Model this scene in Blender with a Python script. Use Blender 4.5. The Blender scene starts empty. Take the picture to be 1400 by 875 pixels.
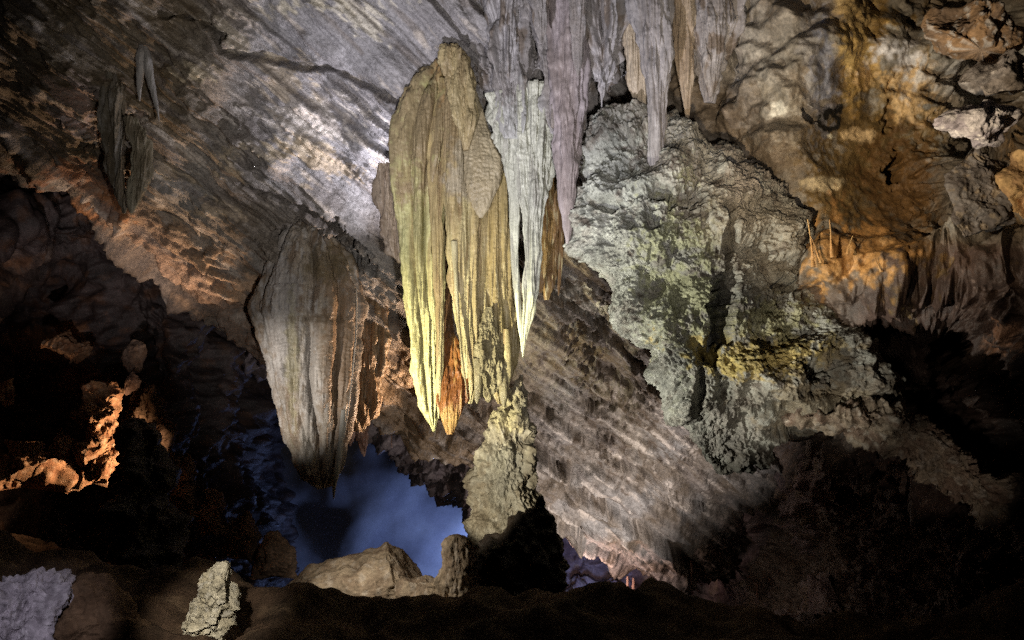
import bpy, math, random
import numpy as np

random.seed(5)
RNG = np.random.default_rng(11)
SC = bpy.context.scene
COL = SC.collection
f32 = np.float32

# ------------------------------------------------------------------ camera
CAM_Z, PITCH, TANH = 1.6, math.radians(8.0), 0.6923
CP, SP = math.cos(PITCH), math.sin(PITCH)


def P(px, py, Y):
    """world point at world depth Y seen at reference pixel (1400x875)"""
    px = np.asarray(px, float); py = np.asarray(py, float); Y = np.asarray(Y, float)
    a = (px - 700) / 700 * TANH
    b = (437.5 - py) / 700 * TANH
    t = Y / (CP - b * SP)
    return np.stack([a * t, Y + 0 * a, CAM_Z + t * (SP + b * CP)], -1)


def proj(p):
    x, y, z = p[..., 0], p[..., 1], p[..., 2] - CAM_Z
    fw = y * CP + z * SP
    up = -y * SP + z * CP
    fw = np.where(np.abs(fw) < 1e-3, 1e-3, fw)
    return 700 + x / fw / TANH * 700, 437.5 - up / fw / TANH * 700


cam_d = bpy.data.cameras.new('camera')
cam = bpy.data.objects.new('camera', cam_d); COL.objects.link(cam)
cam.location = (0, 0, CAM_Z); cam.rotation_euler = (math.radians(90) + PITCH, 0, 0)
cam_d.sensor_width = 36; cam_d.lens = 18 / TANH; cam_d.clip_end = 300
SC.camera = cam

# ------------------------------------------------------------------ noise tables (periodic, 128^3)
N = 128
kk = np.fft.fftfreq(N) * N
kr = np.fft.rfftfreq(N) * N
KM = np.sqrt(kk[:, None, None] ** 2 + kk[None, :, None] ** 2 + kr[None, None, :] ** 2).astype(f32)


def band(lo, hi):
    w = np.fft.rfftn(RNG.standard_normal((N, N, N)).astype(f32))
    m = ((KM >= lo) & (KM < hi)).astype(f32)
    a = np.fft.irfftn(w * m, s=(N, N, N)).astype(f32)
    return a / a.std()


_b = [band(2, 4), band(4, 8), band(8, 16), band(16, 32), band(32, 50)]
FBM = sum(0.42 ** i * b for i, b in enumerate(_b)); FBM = (FBM / FBM.std()).astype(f32)
RIDGE = sum(0.42 ** i * (1 - np.abs(b)) for i, b in enumerate(_b)); RIDGE = ((RIDGE - RIDGE.mean()) / RIDGE.std()).astype(f32)
SMOOTH = _b[0] + .45 * _b[1] + .15 * _b[2]; SMOOTH = (SMOOTH / SMOOTH.std()).astype(f32)
SRIDGE = (1 - np.abs(_b[0])) + .4 * (1 - np.abs(_b[1])) + .12 * _b[2]; SRIDGE = ((SRIDGE - SRIDGE.mean()) / SRIDGE.std()).astype(f32)
BILL = sum(0.5 ** i * np.abs(b) for i, b in enumerate(_b[:4])); BILL = ((BILL - BILL.mean()) / BILL.std()).astype(f32)


def worley(cells=10):
    pts = RNG.random((cells, cells, cells, 3)).astype(f32)
    g = (np.arange(N, dtype=f32) / N * cells)
    X, Y, Z = np.meshgrid(g, g, g, indexing='ij')
    ix, iy, iz = X.astype(int), Y.astype(int), Z.astype(int)
    d1 = np.full(X.shape, 9, f32); d2 = d1.copy()
    for a in (-1, 0, 1):
        for b in (-1, 0, 1):
            for c in (-1, 0, 1):
                q = pts[(ix + a) % cells, (iy + b) % cells, (iz + c) % cells]
                d = (ix + a + q[..., 0] - X) ** 2 + (iy + b + q[..., 1] - Y) ** 2 + (iz + c + q[..., 2] - Z) ** 2
                d2 = np.minimum(d2, np.maximum(d, d1)); d1 = np.minimum(d1, d)
    return np.sqrt(d1), np.sqrt(d2)


W1, W2 = worley()
EDGE = W2 - W1
KNOB = (1 - (W1 / .62) ** 2).astype(f32)      # rounded knobs


_a, _b2, _c = .63, .94, 1.27
ROT = np.array([[math.cos(_a), -math.sin(_a), 0], [math.sin(_a), math.cos(_a), 0], [0, 0, 1]]) @ np.array([[math.cos(_b2), 0, math.sin(_b2)], [0, 1, 0], [-math.sin(_b2), 0, math.cos(_b2)]]) @ np.array([[1, 0, 0], [0, math.cos(_c), -math.sin(_c)], [0, math.sin(_c), math.cos(_c)]])
ROT = ROT.astype(f32)


def samp(T, p):
    """periodic trilinear lookup, one unit = one tile"""
    q = (np.asarray(p, f32) @ ROT) * N
    i = np.floor(q).astype(np.int32); f = q - i
    i0 = i & 127; i1 = (i + 1) & 127
    x0, y0, z0 = i0[..., 0], i0[..., 1], i0[..., 2]
    x1, y1, z1 = i1[..., 0], i1[..., 1], i1[..., 2]
    fx, fy, fz = f[..., 0], f[..., 1], f[..., 2]
    a = T[x0, y0, z0] * (1 - fx) + T[x1, y0, z0] * fx
    b = T[x0, y1, z0] * (1 - fx) + T[x1, y1, z0] * fx
    c = T[x0, y0, z1] * (1 - fx) + T[x1, y0, z1] * fx
    d = T[x0, y1, z1] * (1 - fx) + T[x1, y1, z1] * fx
    a = a * (1 - fy) + b * fy
    c = c * (1 - fy) + d * fy
    return a * (1 - fz) + c * fz


def nz(T, p, size, sc=(1, 1, 1), off=0.0):
    """size = wavelength in metres of the coarsest octave"""
    return samp(T, p * (np.array(sc) / (3.0 * size)) + off)


def sst(a, b, x):
    t = np.clip((x - a) / (b - a), 0, 1)
    return t * t * (3 - 2 * t)


# ------------------------------------------------------------------ materials
def rock_mat(name, streak=1.0, fine=55.0, contrast=0.5, bump=0.6, rough=0.5, spec=0.5, sss=0.0, axes=None, c1=None):
    c1 = contrast if c1 is None else c1
    m = bpy.data.materials.new(name); m.use_nodes = True
    nt = m.node_tree; n = nt.nodes; L = nt.links.new
    bs = n['Principled BSDF']
    at = n.new('ShaderNodeAttribute'); at.attribute_name = 'mineral_light'
    tc = n.new('ShaderNodeTexCoord')
    mp = n.new('ShaderNodeMapping'); mp.inputs['Scale'].default_value = (1, 1, streak)
    L(tc.outputs['Object'], mp.inputs['Vector'])
    if axes is not None:      # coordinates stretched along the bedding
        cb = n.new('ShaderNodeCombineXYZ')
        for k_, ax in enumerate(axes):
            d_ = n.new('ShaderNodeVectorMath'); d_.operation = 'DOT_PRODUCT'
            L(tc.outputs['Object'], d_.inputs[0]); d_.inputs[1].default_value = tuple(ax); L(d_.outputs['Value'], cb.inputs[k_])
        L(cb.outputs[0], mp.inputs['Vector'])

    def noise(scale, detail, rgh=0.62, iso=False):
        t = n.new('ShaderNodeTexNoise'); t.inputs['Scale'].default_value = scale
        t.inputs['Detail'].default_value = detail; t.inputs['Roughness'].default_value = rgh
        L(tc.outputs['Object'] if iso else mp.outputs['Vector'], t.inputs['Vector']); return t
    t1 = noise(fine * 0.12, 8, 0.7)
    t2 = noise(fine, 5, 0.68, axes is not None)
    t3 = noise(fine * 0.4, 7, 0.76, axes is not None)
    r1 = n.new('ShaderNodeMapRange'); r1.inputs['From Min'].default_value = 0.3; r1.inputs['From Max'].default_value = 0.7
    r1.inputs['To Min'].default_value = 1 - c1; r1.inputs['To Max'].default_value = 1 + c1
    L(t1.outputs['Fac'], r1.inputs['Value'])
    r2 = n.new('ShaderNodeMapRange'); r2.inputs['From Min'].default_value = 0.3; r2.inputs['From Max'].default_value = 0.7
    r2.inputs['To Min'].default_value = 1 - contrast * 0.7; r2.inputs['To Max'].default_value = 1 + contrast * 0.7
    L(t2.outputs['Fac'], r2.inputs['Value'])
    mu = n.new('ShaderNodeMath'); mu.operation = 'MULTIPLY'
    L(r1.outputs[0], mu.inputs[0]); L(r2.outputs[0], mu.inputs[1])
    mx = n.new('ShaderNodeVectorMath'); mx.operation = 'SCALE'
    L(at.outputs['Color'], mx.inputs[0]); L(mu.outputs[0], mx.inputs['Scale'])
    L(mx.outputs[0], bs.inputs['Base Color'])
    bs.inputs['Roughness'].default_value = rough
    bs.inputs['Specular IOR Level'].default_value = spec
    b2 = n.new('ShaderNodeBump'); b2.inputs['Strength'].default_value = bump; b2.inputs['Distance'].default_value = 0.012
    L(t2.outputs['Fac'], b2.inputs['Height'])
    b3 = n.new('ShaderNodeBump'); b3.inputs['Strength'].default_value = bump; b3.inputs['Distance'].default_value = 0.022
    L(t3.outputs['Fac'], b3.inputs['Height']); L(b2.outputs['Normal'], b3.inputs['Normal'])
    b1 = n.new('ShaderNodeBump'); b1.inputs['Strength'].default_value = bump; b1.inputs['Distance'].default_value = 0.035
    L(t1.outputs['Fac'], b1.inputs['Height']); L(b3.outputs['Normal'], b1.inputs['Normal'])
    L(b1.outputs['Normal'], bs.inputs['Normal'])
    if sss:
        bs.inputs['Subsurface Weight'].default_value = sss
        bs.inputs['Subsurface Radius'].default_value = (0.06, 0.03, 0.01)
        bs.inputs['Subsurface Scale'].default_value = 1.0
    return m


def slab_Y(px, py):
    return 1 / np.clip(.1303 - .0000089 * px - .000067 * py, .055, 1)


E1 = P(640, 612, slab_Y(640, 612)) - P(165, 290, slab_Y(165, 290)); E1 /= np.linalg.norm(E1)
_t = P(900, 0, slab_Y(900, 0)) - P(640, 612, slab_Y(640, 612)); EN = np.cross(E1, _t); EN /= np.linalg.norm(EN)
E2 = np.cross(EN, E1)
if E2[2] < 0: E2 = -E2


M_SLAB = rock_mat('bedded_limestone', 1.0, 26, 0.6, 0.9, axes=(E1 * .16, E2, EN), c1=.25)
M_WALL = rock_mat('cave_wall_rock', 1.0, 28, 0.55, 0.55)
M_CORAL = rock_mat('cave_coral_rock', 1.0, 26, 0.55, 1.0)
M_FLOW = rock_mat('flowstone', 0.12, 34, 0.3, 0.5, 0.42, 0.5)
M_CALC = rock_mat('smooth_calcite', 0.15, 40, 0.3, 0.5, 0.42, 0.5)
M_GRAN = rock_mat('granular_stalagmite', 0.6, 34, 0.4, 0.65, 0.6, 0.4)
M_ROCK = rock_mat('broken_rock', 1.0, 24, 0.45, 0.7, .85, .15)
M_FAR = rock_mat('far_smooth_rock', 1.0, 14, 0.12, 0.1, 0.9, 0.1)
M_FLOOR = rock_mat('cave_floor_mud', 1.0, 24, 0.5, 0.9, 0.85, 0.2)

# ------------------------------------------------------------------ mesh helpers


def link_mesh(name, V, F, tint, mat, parent=None):
    """V (n,3), F (m,4) quads, tint (n,3)"""
    me = bpy.data.meshes.new(name)
    nv, nf = len(V), len(F)
    me.vertices.add(nv); me.vertices.foreach_set('co', np.ascontiguousarray(V, f32).ravel())
    me.loops.add(nf * 4); me.loops.foreach_set('vertex_index', np.ascontiguousarray(F, np.int32).ravel())
    me.polygons.add(nf); me.polygons.foreach_set('loop_start', np.arange(0, nf * 4, 4, dtype=np.int32))
    me.update(calc_edges=True)
    me.polygons.foreach_set('use_smooth', np.ones(nf, bool))
    ca = me.attributes.new('mineral_light', 'FLOAT_COLOR', 'POINT')  # vertex colour: rock minerals plus some painted light and shade
    c = np.ones((nv, 4), f32); c[:, :3] = np.clip(tint, 0.004, 0.85); ca.data.foreach_set('color', c.ravel())
    me.materials.append(mat); me.validate()
    o = bpy.data.objects.new(name, me); COL.objects.link(o)
    if parent: o.parent = parent
    return o


def tag(o, label=None, cat=None, group=None, kind=None):
    if label: o['label'] = label
    if cat: o['category'] = cat
    if group: o['group'] = group
    if kind: o['kind'] = kind
    return o


def root(name, loc, label, cat, group=None):
    e = bpy.data.objects.new(name, None); COL.objects.link(e)
    e.location = loc; e.empty_display_size = 0.2
    tag(e, label, cat, group); return e


def grid_faces(nr, nc, wrap=False):
    r = np.arange(nr - 1)[:, None]; c = np.arange(nc if wrap else nc - 1)[None, :]
    c2 = (c + 1) % nc
    a = r * nc + c; b = r * nc + c2; d = (r + 1) * nc + c; e = (r + 1) * nc + c2
    return np.stack([a, b, e, d], -1).reshape(-1, 4)


def cr_matrix(n, m):
    """Catmull-Rom interpolation matrix from n controls to m samples"""
    t = np.linspace(0, n - 1, m); i = np.minimum(t.astype(int), n - 2); f = t - i
    A = np.zeros((m, n))
    w = [-.5 * f + f ** 2 - .5 * f ** 3, 1 - 2.5 * f ** 2 + 1.5 * f ** 3, .5 * f + 2 * f ** 2 - 1.5 * f ** 3, -.5 * f ** 2 + .5 * f ** 3]
    for k in range(4):
        j = np.clip(i + k - 1, 0, n - 1)
        np.add.at(A, (np.arange(m), j), w[k])
    return A


def normals(G):
    du = np.gradient(G, axis=1); dv = np.gradient(G, axis=0)
    n = np.cross(du, dv); n /= np.linalg.norm(n, axis=-1, keepdims=True) + 1e-9
    return n


def toward_cam(G, n):
    v = np.array([0, 0, CAM_Z]) - G
    s = np.sign((v * n).sum(-1, keepdims=True))
    # one orientation for the whole sheet
    return n * (1 if s.mean() > 0 else -1)


def blobs(px, py, lst, p, seed=0.0, rag=0.6):
    """patches of mineral or painted light: list of (x, y, rx, ry, colour, strength); ragged edge by noise"""
    out = []
    nn = nz(FBM, p, 0.5, off=seed) * 0.5 + nz(FBM, p, 0.12, off=seed + .3) * 0.5
    for (x, y, rx, ry, c, s) in lst:
        d = np.sqrt(((px - x) / rx) ** 2 + ((py - y) / ry) ** 2)
        out.append((sst(1.25, 0.55, d + nn * rag * 0.5) * s, c))
    return out


def mixc(a, b, w):
    return a * (1 - w[..., None]) + np.array(b) * w[..., None]


def pits(px, py, lst, p):
    d = np.zeros(px.shape)
    nn = nz(FBM, p, 0.35) * 0.22 + nz(FBM, p, 0.1) * 0.14
    for (x, y, rx, ry, dep) in lst:
        r = np.sqrt(((px - x) / rx) ** 2 + ((py - y) / ry) ** 2) + nn
        d = d - dep * sst(1.15, 0.45, r)
    return d


def sheet(name, ctrl, nu, nv, disp, tint, mat, label=None):
    """ctrl rows x cols of (px, py, Y)"""
    c = np.array(ctrl, float); R, C = c.shape[:2]
    A = cr_matrix(R, nv); B = cr_matrix(C, nu)
    c[..., 2] = 1 / c[..., 2]
    g = np.einsum('ir,rck,jc->ijk', A, c, B)
    G = P(g[..., 0], g[..., 1], 1 / np.clip(g[..., 2], 0.02, 1))
    n = toward_cam(G, normals(G))
    u = np.broadcast_to(np.linspace(0, 1, nu)[None], G.shape[:2]); v = np.broadcast_to(np.linspace(0, 1, nv)[:, None], G.shape[:2])
    h = disp(G, n, u, v, g[..., 0], g[..., 1])
    if isinstance(h, tuple): G2 = G + n * h[0][..., None] + h[1]
    else: G2 = G + n * h[..., None]
    px, py = proj(G2)
    t = tint(G2, px, py, u, v)
    F = grid_faces(nv, nu)
    return link_mesh(name, G2.reshape(-1, 3), F, t.reshape(-1, 3), mat)


def spl(x, xs, ys):
    """smooth monotone-ish interpolation"""
    xs = np.array(xs, float); ys = np.array(ys, float)
    m = np.gradient(ys, xs) if len(xs) > 2 else np.full(2, (ys[1] - ys[0]) / (xs[1] - xs[0]))
    s = np.diff(ys) / np.diff(xs)
    for i in range(len(s)):
        if s[i] == 0: m[i] = m[i + 1] = 0
        else:
            a, b = m[i] / s[i], m[i + 1] / s[i]
            if a < 0: m[i] = 0
            if b < 0: m[i + 1] = 0
            r = math.hypot(max(a, 0), max(b, 0))
            if r > 3:
                m[i] *= 3 / r; m[i + 1] *= 3 / r
    i = np.clip(np.searchsorted(xs, x) - 1, 0, len(xs) - 2)
    h = xs[i + 1] - xs[i]; t = np.clip((x - xs[i]) / h, 0, 1)
    return (ys[i] * (2 * t ** 3 - 3 * t ** 2 + 1) + m[i] * h * (t ** 3 - 2 * t ** 2 + t)
            + ys[i + 1] * (-2 * t ** 3 + 3 * t ** 2) + m[i + 1] * h * (t ** 3 - t ** 2))


def body(name, rows, Y, tint, mat, parent=None, ratio=0.6, nr=260, nt=150, flute=0.0, flute_size=0.18, folds=0,
         fold_amp=0.18, rough=0.008, rough_size=0.3, grain=0.002, chunk=0.0, chunk_size=0.8, seed=0.0, lean=0.0, holes=None,
         coral=0.0, coral_size=0.2, vs=0.1, ystretch=None, facets=0, cracks=0.0):
    """closed rounded solid; rows (py, x_left, x_right) give its silhouette, Y its depth, ratio its thickness"""
    rows = sorted(rows)
    pys = [r[0] for r in rows]
    py = np.linspace(pys[0], pys[-1], nr)
    xl = spl(py, pys, [r[1] for r in rows]); xr = spl(py, pys, [r[2] for r in rows])
    s = np.linspace(0, 1, nr)
    Yc = Y + lean * s
    c = P((xl + xr) / 2, py, Yc)
    w = np.abs(P(xr, py, Yc)[:, 0] - P(xl, py, Yc)[:, 0]) / 2
    w = np.maximum(w, 0.002)
    # the front half gets more of the vertices
    a = np.linspace(0, 2 * np.pi, nt, endpoint=False); th = a + 0.55 * np.sin(a + np.pi / 2 + np.pi / 2 * 0) * 0
    th = a - 0.45 * np.cos(a)  # denser round -90 deg (towards the viewer)
    ct, st = np.cos(th), np.sin(th)
    ry = ratio * w
    if ystretch: ry = np.minimum(ry, ystretch)
    G = np.zeros((nr, nt, 3))
    G[..., 0] = c[:, 0:1] + w[:, None] * ct
    G[..., 1] = c[:, 1:2] + ry[:, None] * st
    G[..., 2] = c[:, 2:3]
    dth = np.roll(G, -1, 1) - np.roll(G, 1, 1); dz = np.gradient(G, axis=0)
    nrm = np.cross(dth, dz)
    nrm /= np.linalg.norm(nrm, axis=-1, keepdims=True) + 1e-9
    rad = G - G.mean(1, keepdims=True)
    nrm *= np.where((nrm * rad).sum(-1).mean() < 0, -1, 1)
    lim = np.minimum(1, np.minimum(w, ry * 1.5) / 0.16)[:, None]
    so = seed * 0.173
    h = np.zeros((nr, nt))
    if folds:
        drift = nz(SMOOTH, np.stack([0 * py, 0 * py + seed, c[:, 2]], -1), 2.6) * 0.3
        ph = folds * (th[None] + 0.25 * np.sin(2 * th[None] + seed)) / 2 + seed + drift[:, None]
        h += (np.abs(np.sin(ph)) ** 0.7 - 0.65) * fold_amp * np.minimum(w, ry * 2)[:, None]
    if flute:
        q = G * np.array([1, 1, vs])
        h += (nz(SRIDGE, q, flute_size, off=so) * -0.6 + nz(SMOOTH, q, flute_size * 2.2, off=so + .4) * 0.7 + nz(SRIDGE, q * np.array([1, 1, 1.5]), flute_size * .4, off=so + .8) * -.18) * flute * lim
    if chunk:
        h += (nz(SMOOTH, G, chunk_size, off=so) + 0.22 * nz(SRIDGE, G, chunk_size * .6, off=so + .2)) * chunk * np.minimum(1, w / (chunk * 2.5))[:, None]
    if coral:
        lim2 = np.minimum(1, w / (coral * 3))[:, None]
        h += (nz(SRIDGE, G, coral_size * 1.6, off=so + .1) * .28 + nz(KNOB, G + nz(FBM, G, coral_size)[..., None] * .02, coral_size * 2.4, off=so) * .9 + nz(KNOB, G, coral_size * 1.0, off=so + .37) * .45) * coral * lim2
    h += nz(FBM, G, rough_size, off=so + .5) * rough * lim
    h += nz(FBM, G, 0.05, off=so + .7) * grain * lim
    if cracks:
        cq = G * np.array([1, 1, .55]) + nz(FBM, G, .3)[..., None] * .03
        h -= cracks * sst(.75, 1.9, nz(RIDGE, cq, .55, off=so + .33)) * np.minimum(1, w / .3)[:, None]
        h -= cracks * .35 * sst(.8, 1.9, nz(RIDGE, cq, .3, off=so + .63)) * np.minimum(1, w / .3)[:, None]
    if holes:
        pxx, pyy = proj(G); front = (st < 0.35)[None]
        h += pits(pxx, pyy, holes, G) * front
    if facets:   # broken flat faces
        rg = np.random.default_rng(int(seed) + 50)
        cc = G.reshape(-1, 3).mean(0); ext = np.array([w.max(), ry.max(), (c[:, 2].max() - c[:, 2].min()) / 2])
        for _ in range(facets):
            nv_ = rg.normal(size=3); nv_[2] *= .7; nv_[1] -= .35; nv_ /= np.linalg.norm(nv_)
            dd = (((G - cc) / ext) @ nv_) - rg.uniform(.55, .85)
            G = G - np.maximum(dd, 0)[..., None] * nv_ * ext * .95
    G = G + nrm * h[..., None]
    px, pyv = proj(G)
    t = tint(G, px, pyv, s[:, None] + 0 * px, th[None] + 0 * px)
    V = G.reshape(-1, 3); F = grid_faces(nr, nt, True)
    # caps
    top = G[0].mean(0); bot = G[-1].mean(0)
    k = len(V)
    V = np.vstack([V, top, bot]); T = np.vstack([t.reshape(-1, 3), t[0].mean(0), t[-1].mean(0)])
    i = np.arange(0, nt, 2); j = (i + 1) % nt; l = (i + 2) % nt
    Fc = np.stack([np.full_like(i, k), l, j, i], -1); o_ = (nr - 1) * nt
    Fb = np.stack([np.full_like(i, k + 1), o_ + i, o_ + j, o_ + l], -1)
    F = np.vstack([F, Fc, Fb])
    if parent is not None:
        V = V - np.array(parent.location)
    else:
        # local origin at the object's root end
        org = V.mean(0)
        o = link_mesh(name, V - org, F, T, mat); o.location = org
        return o
    return link_mesh(name, V, F, T, mat, parent)


def tinter(c1, c2, c3=None, size=0.5, vs=0.15, patches=(), seed=0.0, dark=0.0, rag=0.6):
    """two colours mixed by a noise field, patches of others on top, some painting in shade"""
    c1, c2 = np.array(c1), np.array(c2)

    def f(G, px, py, s, th):
        q = G * np.array([1, 1, vs])
        w = sst(-1.2, 1.2, nz(FBM, q, size, off=seed + .11))
        t = mixc(np.broadcast_to(c1, G.shape), c2, w)
        if c3 is not None:
            t = mixc(t, c3, sst(0.5, 1.6, nz(FBM, q, size * 0.4, off=seed + .61)))
        for wgt, c in blobs(px, py, patches, G, seed, rag):
            t = mixc(t, c, wgt)
        return t
    return f


CREAM = (.62, .56, .40); CREAM2 = (.50, .43, .27); GREY = (.34, .32, .31); LILAC = (.36, .34, .36); WHITE = (.78, .74, .66)
BROWN = (.22, .15, .09); DKBROWN = (.10, .07, .045); RUST = (.42, .19, .06); AMBER = (.55, .22, .04); OCHRE = (.45, .30, .10)
ALGAE = (.42, .45, .22); GREEN_W = (.56, .60, .47); MANG = (.05, .045, .045); PINK = (.52, .36, .30); BLACK = (.012, .011, .011)

# ================================================================== SETTING
# ---- the tilted ceiling slab: u runs along its lower lip, v up from the lip towards the viewer


EDGE_PTS = [(-330, 10), (-160, 110), (0, 190), (165, 290), (340, 428), (420, 490), (500, 545), (570, 580), (640, 612), (740, 672), (820, 722), (900, 762), (1060, 806), (1250, 860)]
rows = []
for (dx, dy, dY) in ((60, -120, 3.4), (15, -50, 2.0), (0, -8, .7)):
    rows.append([(x + dx, y + dy, slab_Y(x, y) + dY) for x, y in EDGE_PTS])
for k in range(9):
    f = k / 8.0
    rr = []
    for x, y in EDGE_PTS:
        H = (y + 330) * f
        X, Yp = x + 0.58 * H, y - H
        rr.append((X, Yp, slab_Y(X, Yp)))
    rows.append(rr)


SLAB_PATCH = [(850, 500, 75, 85, (.10, .07, .045), .9), (800, 400, 45, 60, (.17, .12, .07), .8),
                        (420, 160, 75, 22, (.66, .60, .55), .9), (440, 180, 60, 20, (.70, .64, .58), .8),  # pale calcite bands that also paint in ledge highlights
                        (390, 208, 55, 14, (.66, .55, .40), .9), (455, 228, 40, 14, (.60, .48, .34), .8),
                        (500, 12, 36, 18, (.72, .66, .55), .9), (410, 8, 30, 10, (.6, .54, .42), .8),
                        (285, 95, 30, 12, (.66, .56, .40), .8), (380, 110, 30, 22, (.6, .5, .38), .8), (325, 45, 22, 30, (.55, .48, .38), .8),
                        (815, 420, 16, 7, (.72, .66, .56), 1), (790, 398, 14, 7, (.72, .66, .56), 1),
                        (150, 262, 46, 12, (.58, .40, .27), .9), (215, 312, 46, 12, (.60, .42, .27), .9), (265, 352, 44, 12, (.60, .40, .25), .9), (315, 392, 36, 12, (.62, .42, .27), .9), (215, 235, 50, 14, (.52, .42, .30), .8), (280, 290, 50, 12, (.54, .43, .30), .8), (110, 120, 40, 20, (.55, .42, .35), .7), (100, 150, 40, 25, (.55, .40, .33), .7),  # lip and ledge patches, here and below, paint in orange lamplight
                        (90, 250, 60, 18, (.42, .20, .10), .8), (110, 285, 60, 14, (.48, .22, .09), .9)]


def slab_disp(G, n, u, v, px, py):
    a = G @ E1; b = G @ E2; c = G @ EN
    q = np.stack([a, b, c], -1)
    qs = q * np.array([.16, 1, 1])          # stretched along the bedding
    big = nz(FBM, qs, 2.6) * 0.16 + nz(FBM, q, 1.1, off=.3) * 0.05
    # broken bedding steps: sharp risers that face the lip
    t = b * 1.15 + nz(FBM, qs, 1.6, off=.5) * 0.32 + nz(FBM, q, .35, off=.2) * 0.03
    fr = t - np.floor(t)
    saw = fr - sst(.86, 1.0, fr)
    t2 = b * 4.1 + nz(FBM, qs, .8, off=.15) * 0.7 + nz(FBM, q, .2, off=.72) * 0.05
    fr2 = t2 - np.floor(t2); saw2 = fr2 - sst(.78, 1.0, fr2)
    amp = sst(-.6, 1.4, nz(FBM, qs, 2.0, off=.8))
    low = sst(470, 150, py) * sst(-50, 500, px) * 0 + 1
    smooth_zone = sst(520, 380, np.hypot((px - 430) * .9, (py - 80) * 1.0) + 200)   # the smoother pale patch up left
    left_rough = sst(330, 60, np.abs((py - 190) - (px - 0) * 0.70))                  # by the lip it is more broken
    A1 = 0.10 + .30 * amp + .16 * left_rough
    A2 = 0.03 + .085 * sst(-.5, 1.2, nz(FBM, qs, 1.0, off=.33)) + .04 * left_rough
    h = big + (saw * A1 + saw2 * A2) * (1 - .5 * smooth_zone)
    h += nz(RIDGE, qs, .5, off=.4) * .03 * (1 - .5 * smooth_zone)
    h += nz(SRIDGE, q * np.array([.06, 1, 1]), .17, off=.25) * .022 * (1 - .5 * smooth_zone)
    h += nz(SRIDGE, q * np.array([.07, 1, 1]), .08, off=.65) * .007 + nz(FBM, q, .16, off=.6) * 0.004
    h -= .05 * sst(1.1, 1.75, nz(RIDGE, q * np.array([.05, 1, 1]), .5, off=.85)) + .03 * sst(1.2, 1.8, nz(RIDGE, q * np.array([.07, 1, 1]), .22, off=.35))
    # the long open crack and its branch
    for pts, wd in (([(285, 45), (300, 72), (340, 80), (400, 92), (450, 98), (500, 115), (560, 138)], 4.5), ([(210, 20), (260, 28), (300, 52)], 3.0),
                    ([(330, 250), (420, 280), (500, 330)], 2.5)):
        dd = np.full(px.shape, 1e3)
        for (x0, y0), (x1, y1) in zip(pts[:-1], pts[1:]):
            L2 = (x1 - x0) ** 2 + (y1 - y0) ** 2
            tt = np.clip(((px - x0) * (x1 - x0) + (py - y0) * (y1 - y0)) / L2, 0, 1)
            dd = np.minimum(dd, np.hypot(px - x0 - tt * (x1 - x0), py - y0 - tt * (y1 - y0)))
        h -= .30 * sst(wd * 1.6, wd * .5, dd + nz(FBM, q, .25) * 1.5)
    h += pits(px, py, [(465, 345, 40, 34, .5), (420, 330, 50, 30, .25), (850, 500, 60, 75, .15), (800, 430, 30, 50, .12), (150, 200, 45, 60, .25)], G)
    crust = np.zeros(px.shape)
    for wt, _cc in blobs(px, py, SLAB_PATCH[2:], np.stack([a * .3, b, c], -1), .1, 2.2): crust = np.maximum(crust, wt)
    h += crust * (.03 + nz(RIDGE, qs, .22, off=.15) * .03 + nz(FBM, q, .09, off=.55) * .012)
    lip = np.clip((v - 0.19) / .05, 0, 1)
    lm = np.exp(-((v - .25) / .05) ** 2)
    qm = q * np.array([.3, 1, 1])
    h += lm * (nz(RIDGE, qm, .4, off=.12) * .05 + nz(RIDGE, qm, .16, off=.52) * .02 + nz(FBM, q, .2, off=.62) * .012)
    vec = E2 * ((nz(FBM, qm, 1.1, off=.42) * .08 + nz(FBM, qm, .35, off=.82) * .025) * lm)[..., None]
    return h * np.where(v < .20, .7, 1), vec


def slab_tint(G, px, py, u, v):
    w = sst(-1, 1, nz(FBM, G, 1.6, off=.2))
    t = mixc(np.broadcast_to(np.array((.31, .29, .27)), G.shape), (.25, .21, .17), w)
    t = mixc(t, (.17, .13, .09), sst(0.2, 1.4, nz(FBM, G, .9, off=.77)) * .8)
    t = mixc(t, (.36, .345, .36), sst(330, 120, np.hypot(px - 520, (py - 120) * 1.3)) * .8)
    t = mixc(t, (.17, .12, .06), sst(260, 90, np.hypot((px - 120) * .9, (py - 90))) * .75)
    # orange lamplight painted into the left lip; browner bed at lower centre
    lipd = np.abs(v - .27)
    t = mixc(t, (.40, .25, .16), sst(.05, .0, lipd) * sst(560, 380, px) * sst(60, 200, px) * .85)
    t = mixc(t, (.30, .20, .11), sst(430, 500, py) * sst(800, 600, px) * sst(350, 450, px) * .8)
    qa = np.stack([G @ E1 * .3, G @ E2, G @ EN], -1)
    st = blobs(px, py, SLAB_PATCH, qa, .1, 2.2)
    for wt, c in st: t = mixc(t, c, wt)
    # broken white calcite along the bed steps, painting in ledge highlights too
    q = np.stack([G @ E1 * .07, G @ E2, G @ EN], -1)
    wh = sst(.8, 1.7, nz(FBM, q, .16, off=.4)) * sst(470, 600, py) * sst(690, 760, px)
    wh = np.maximum(wh, sst(1.0, 1.8, nz(FBM, q, .22, off=.9)) * .8 * sst(760, 600, px))
    t = mixc(t, (.20, .17, .15), sst(.6, 1.5, nz(FBM, q, .25, off=.65)) * .7)
    t = mixc(t, (.66, .58, .50), wh * .8)
    return t


tag(sheet('cave_ceiling', rows, 1050, 800, slab_disp, slab_tint, M_SLAB), kind='structure')

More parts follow.
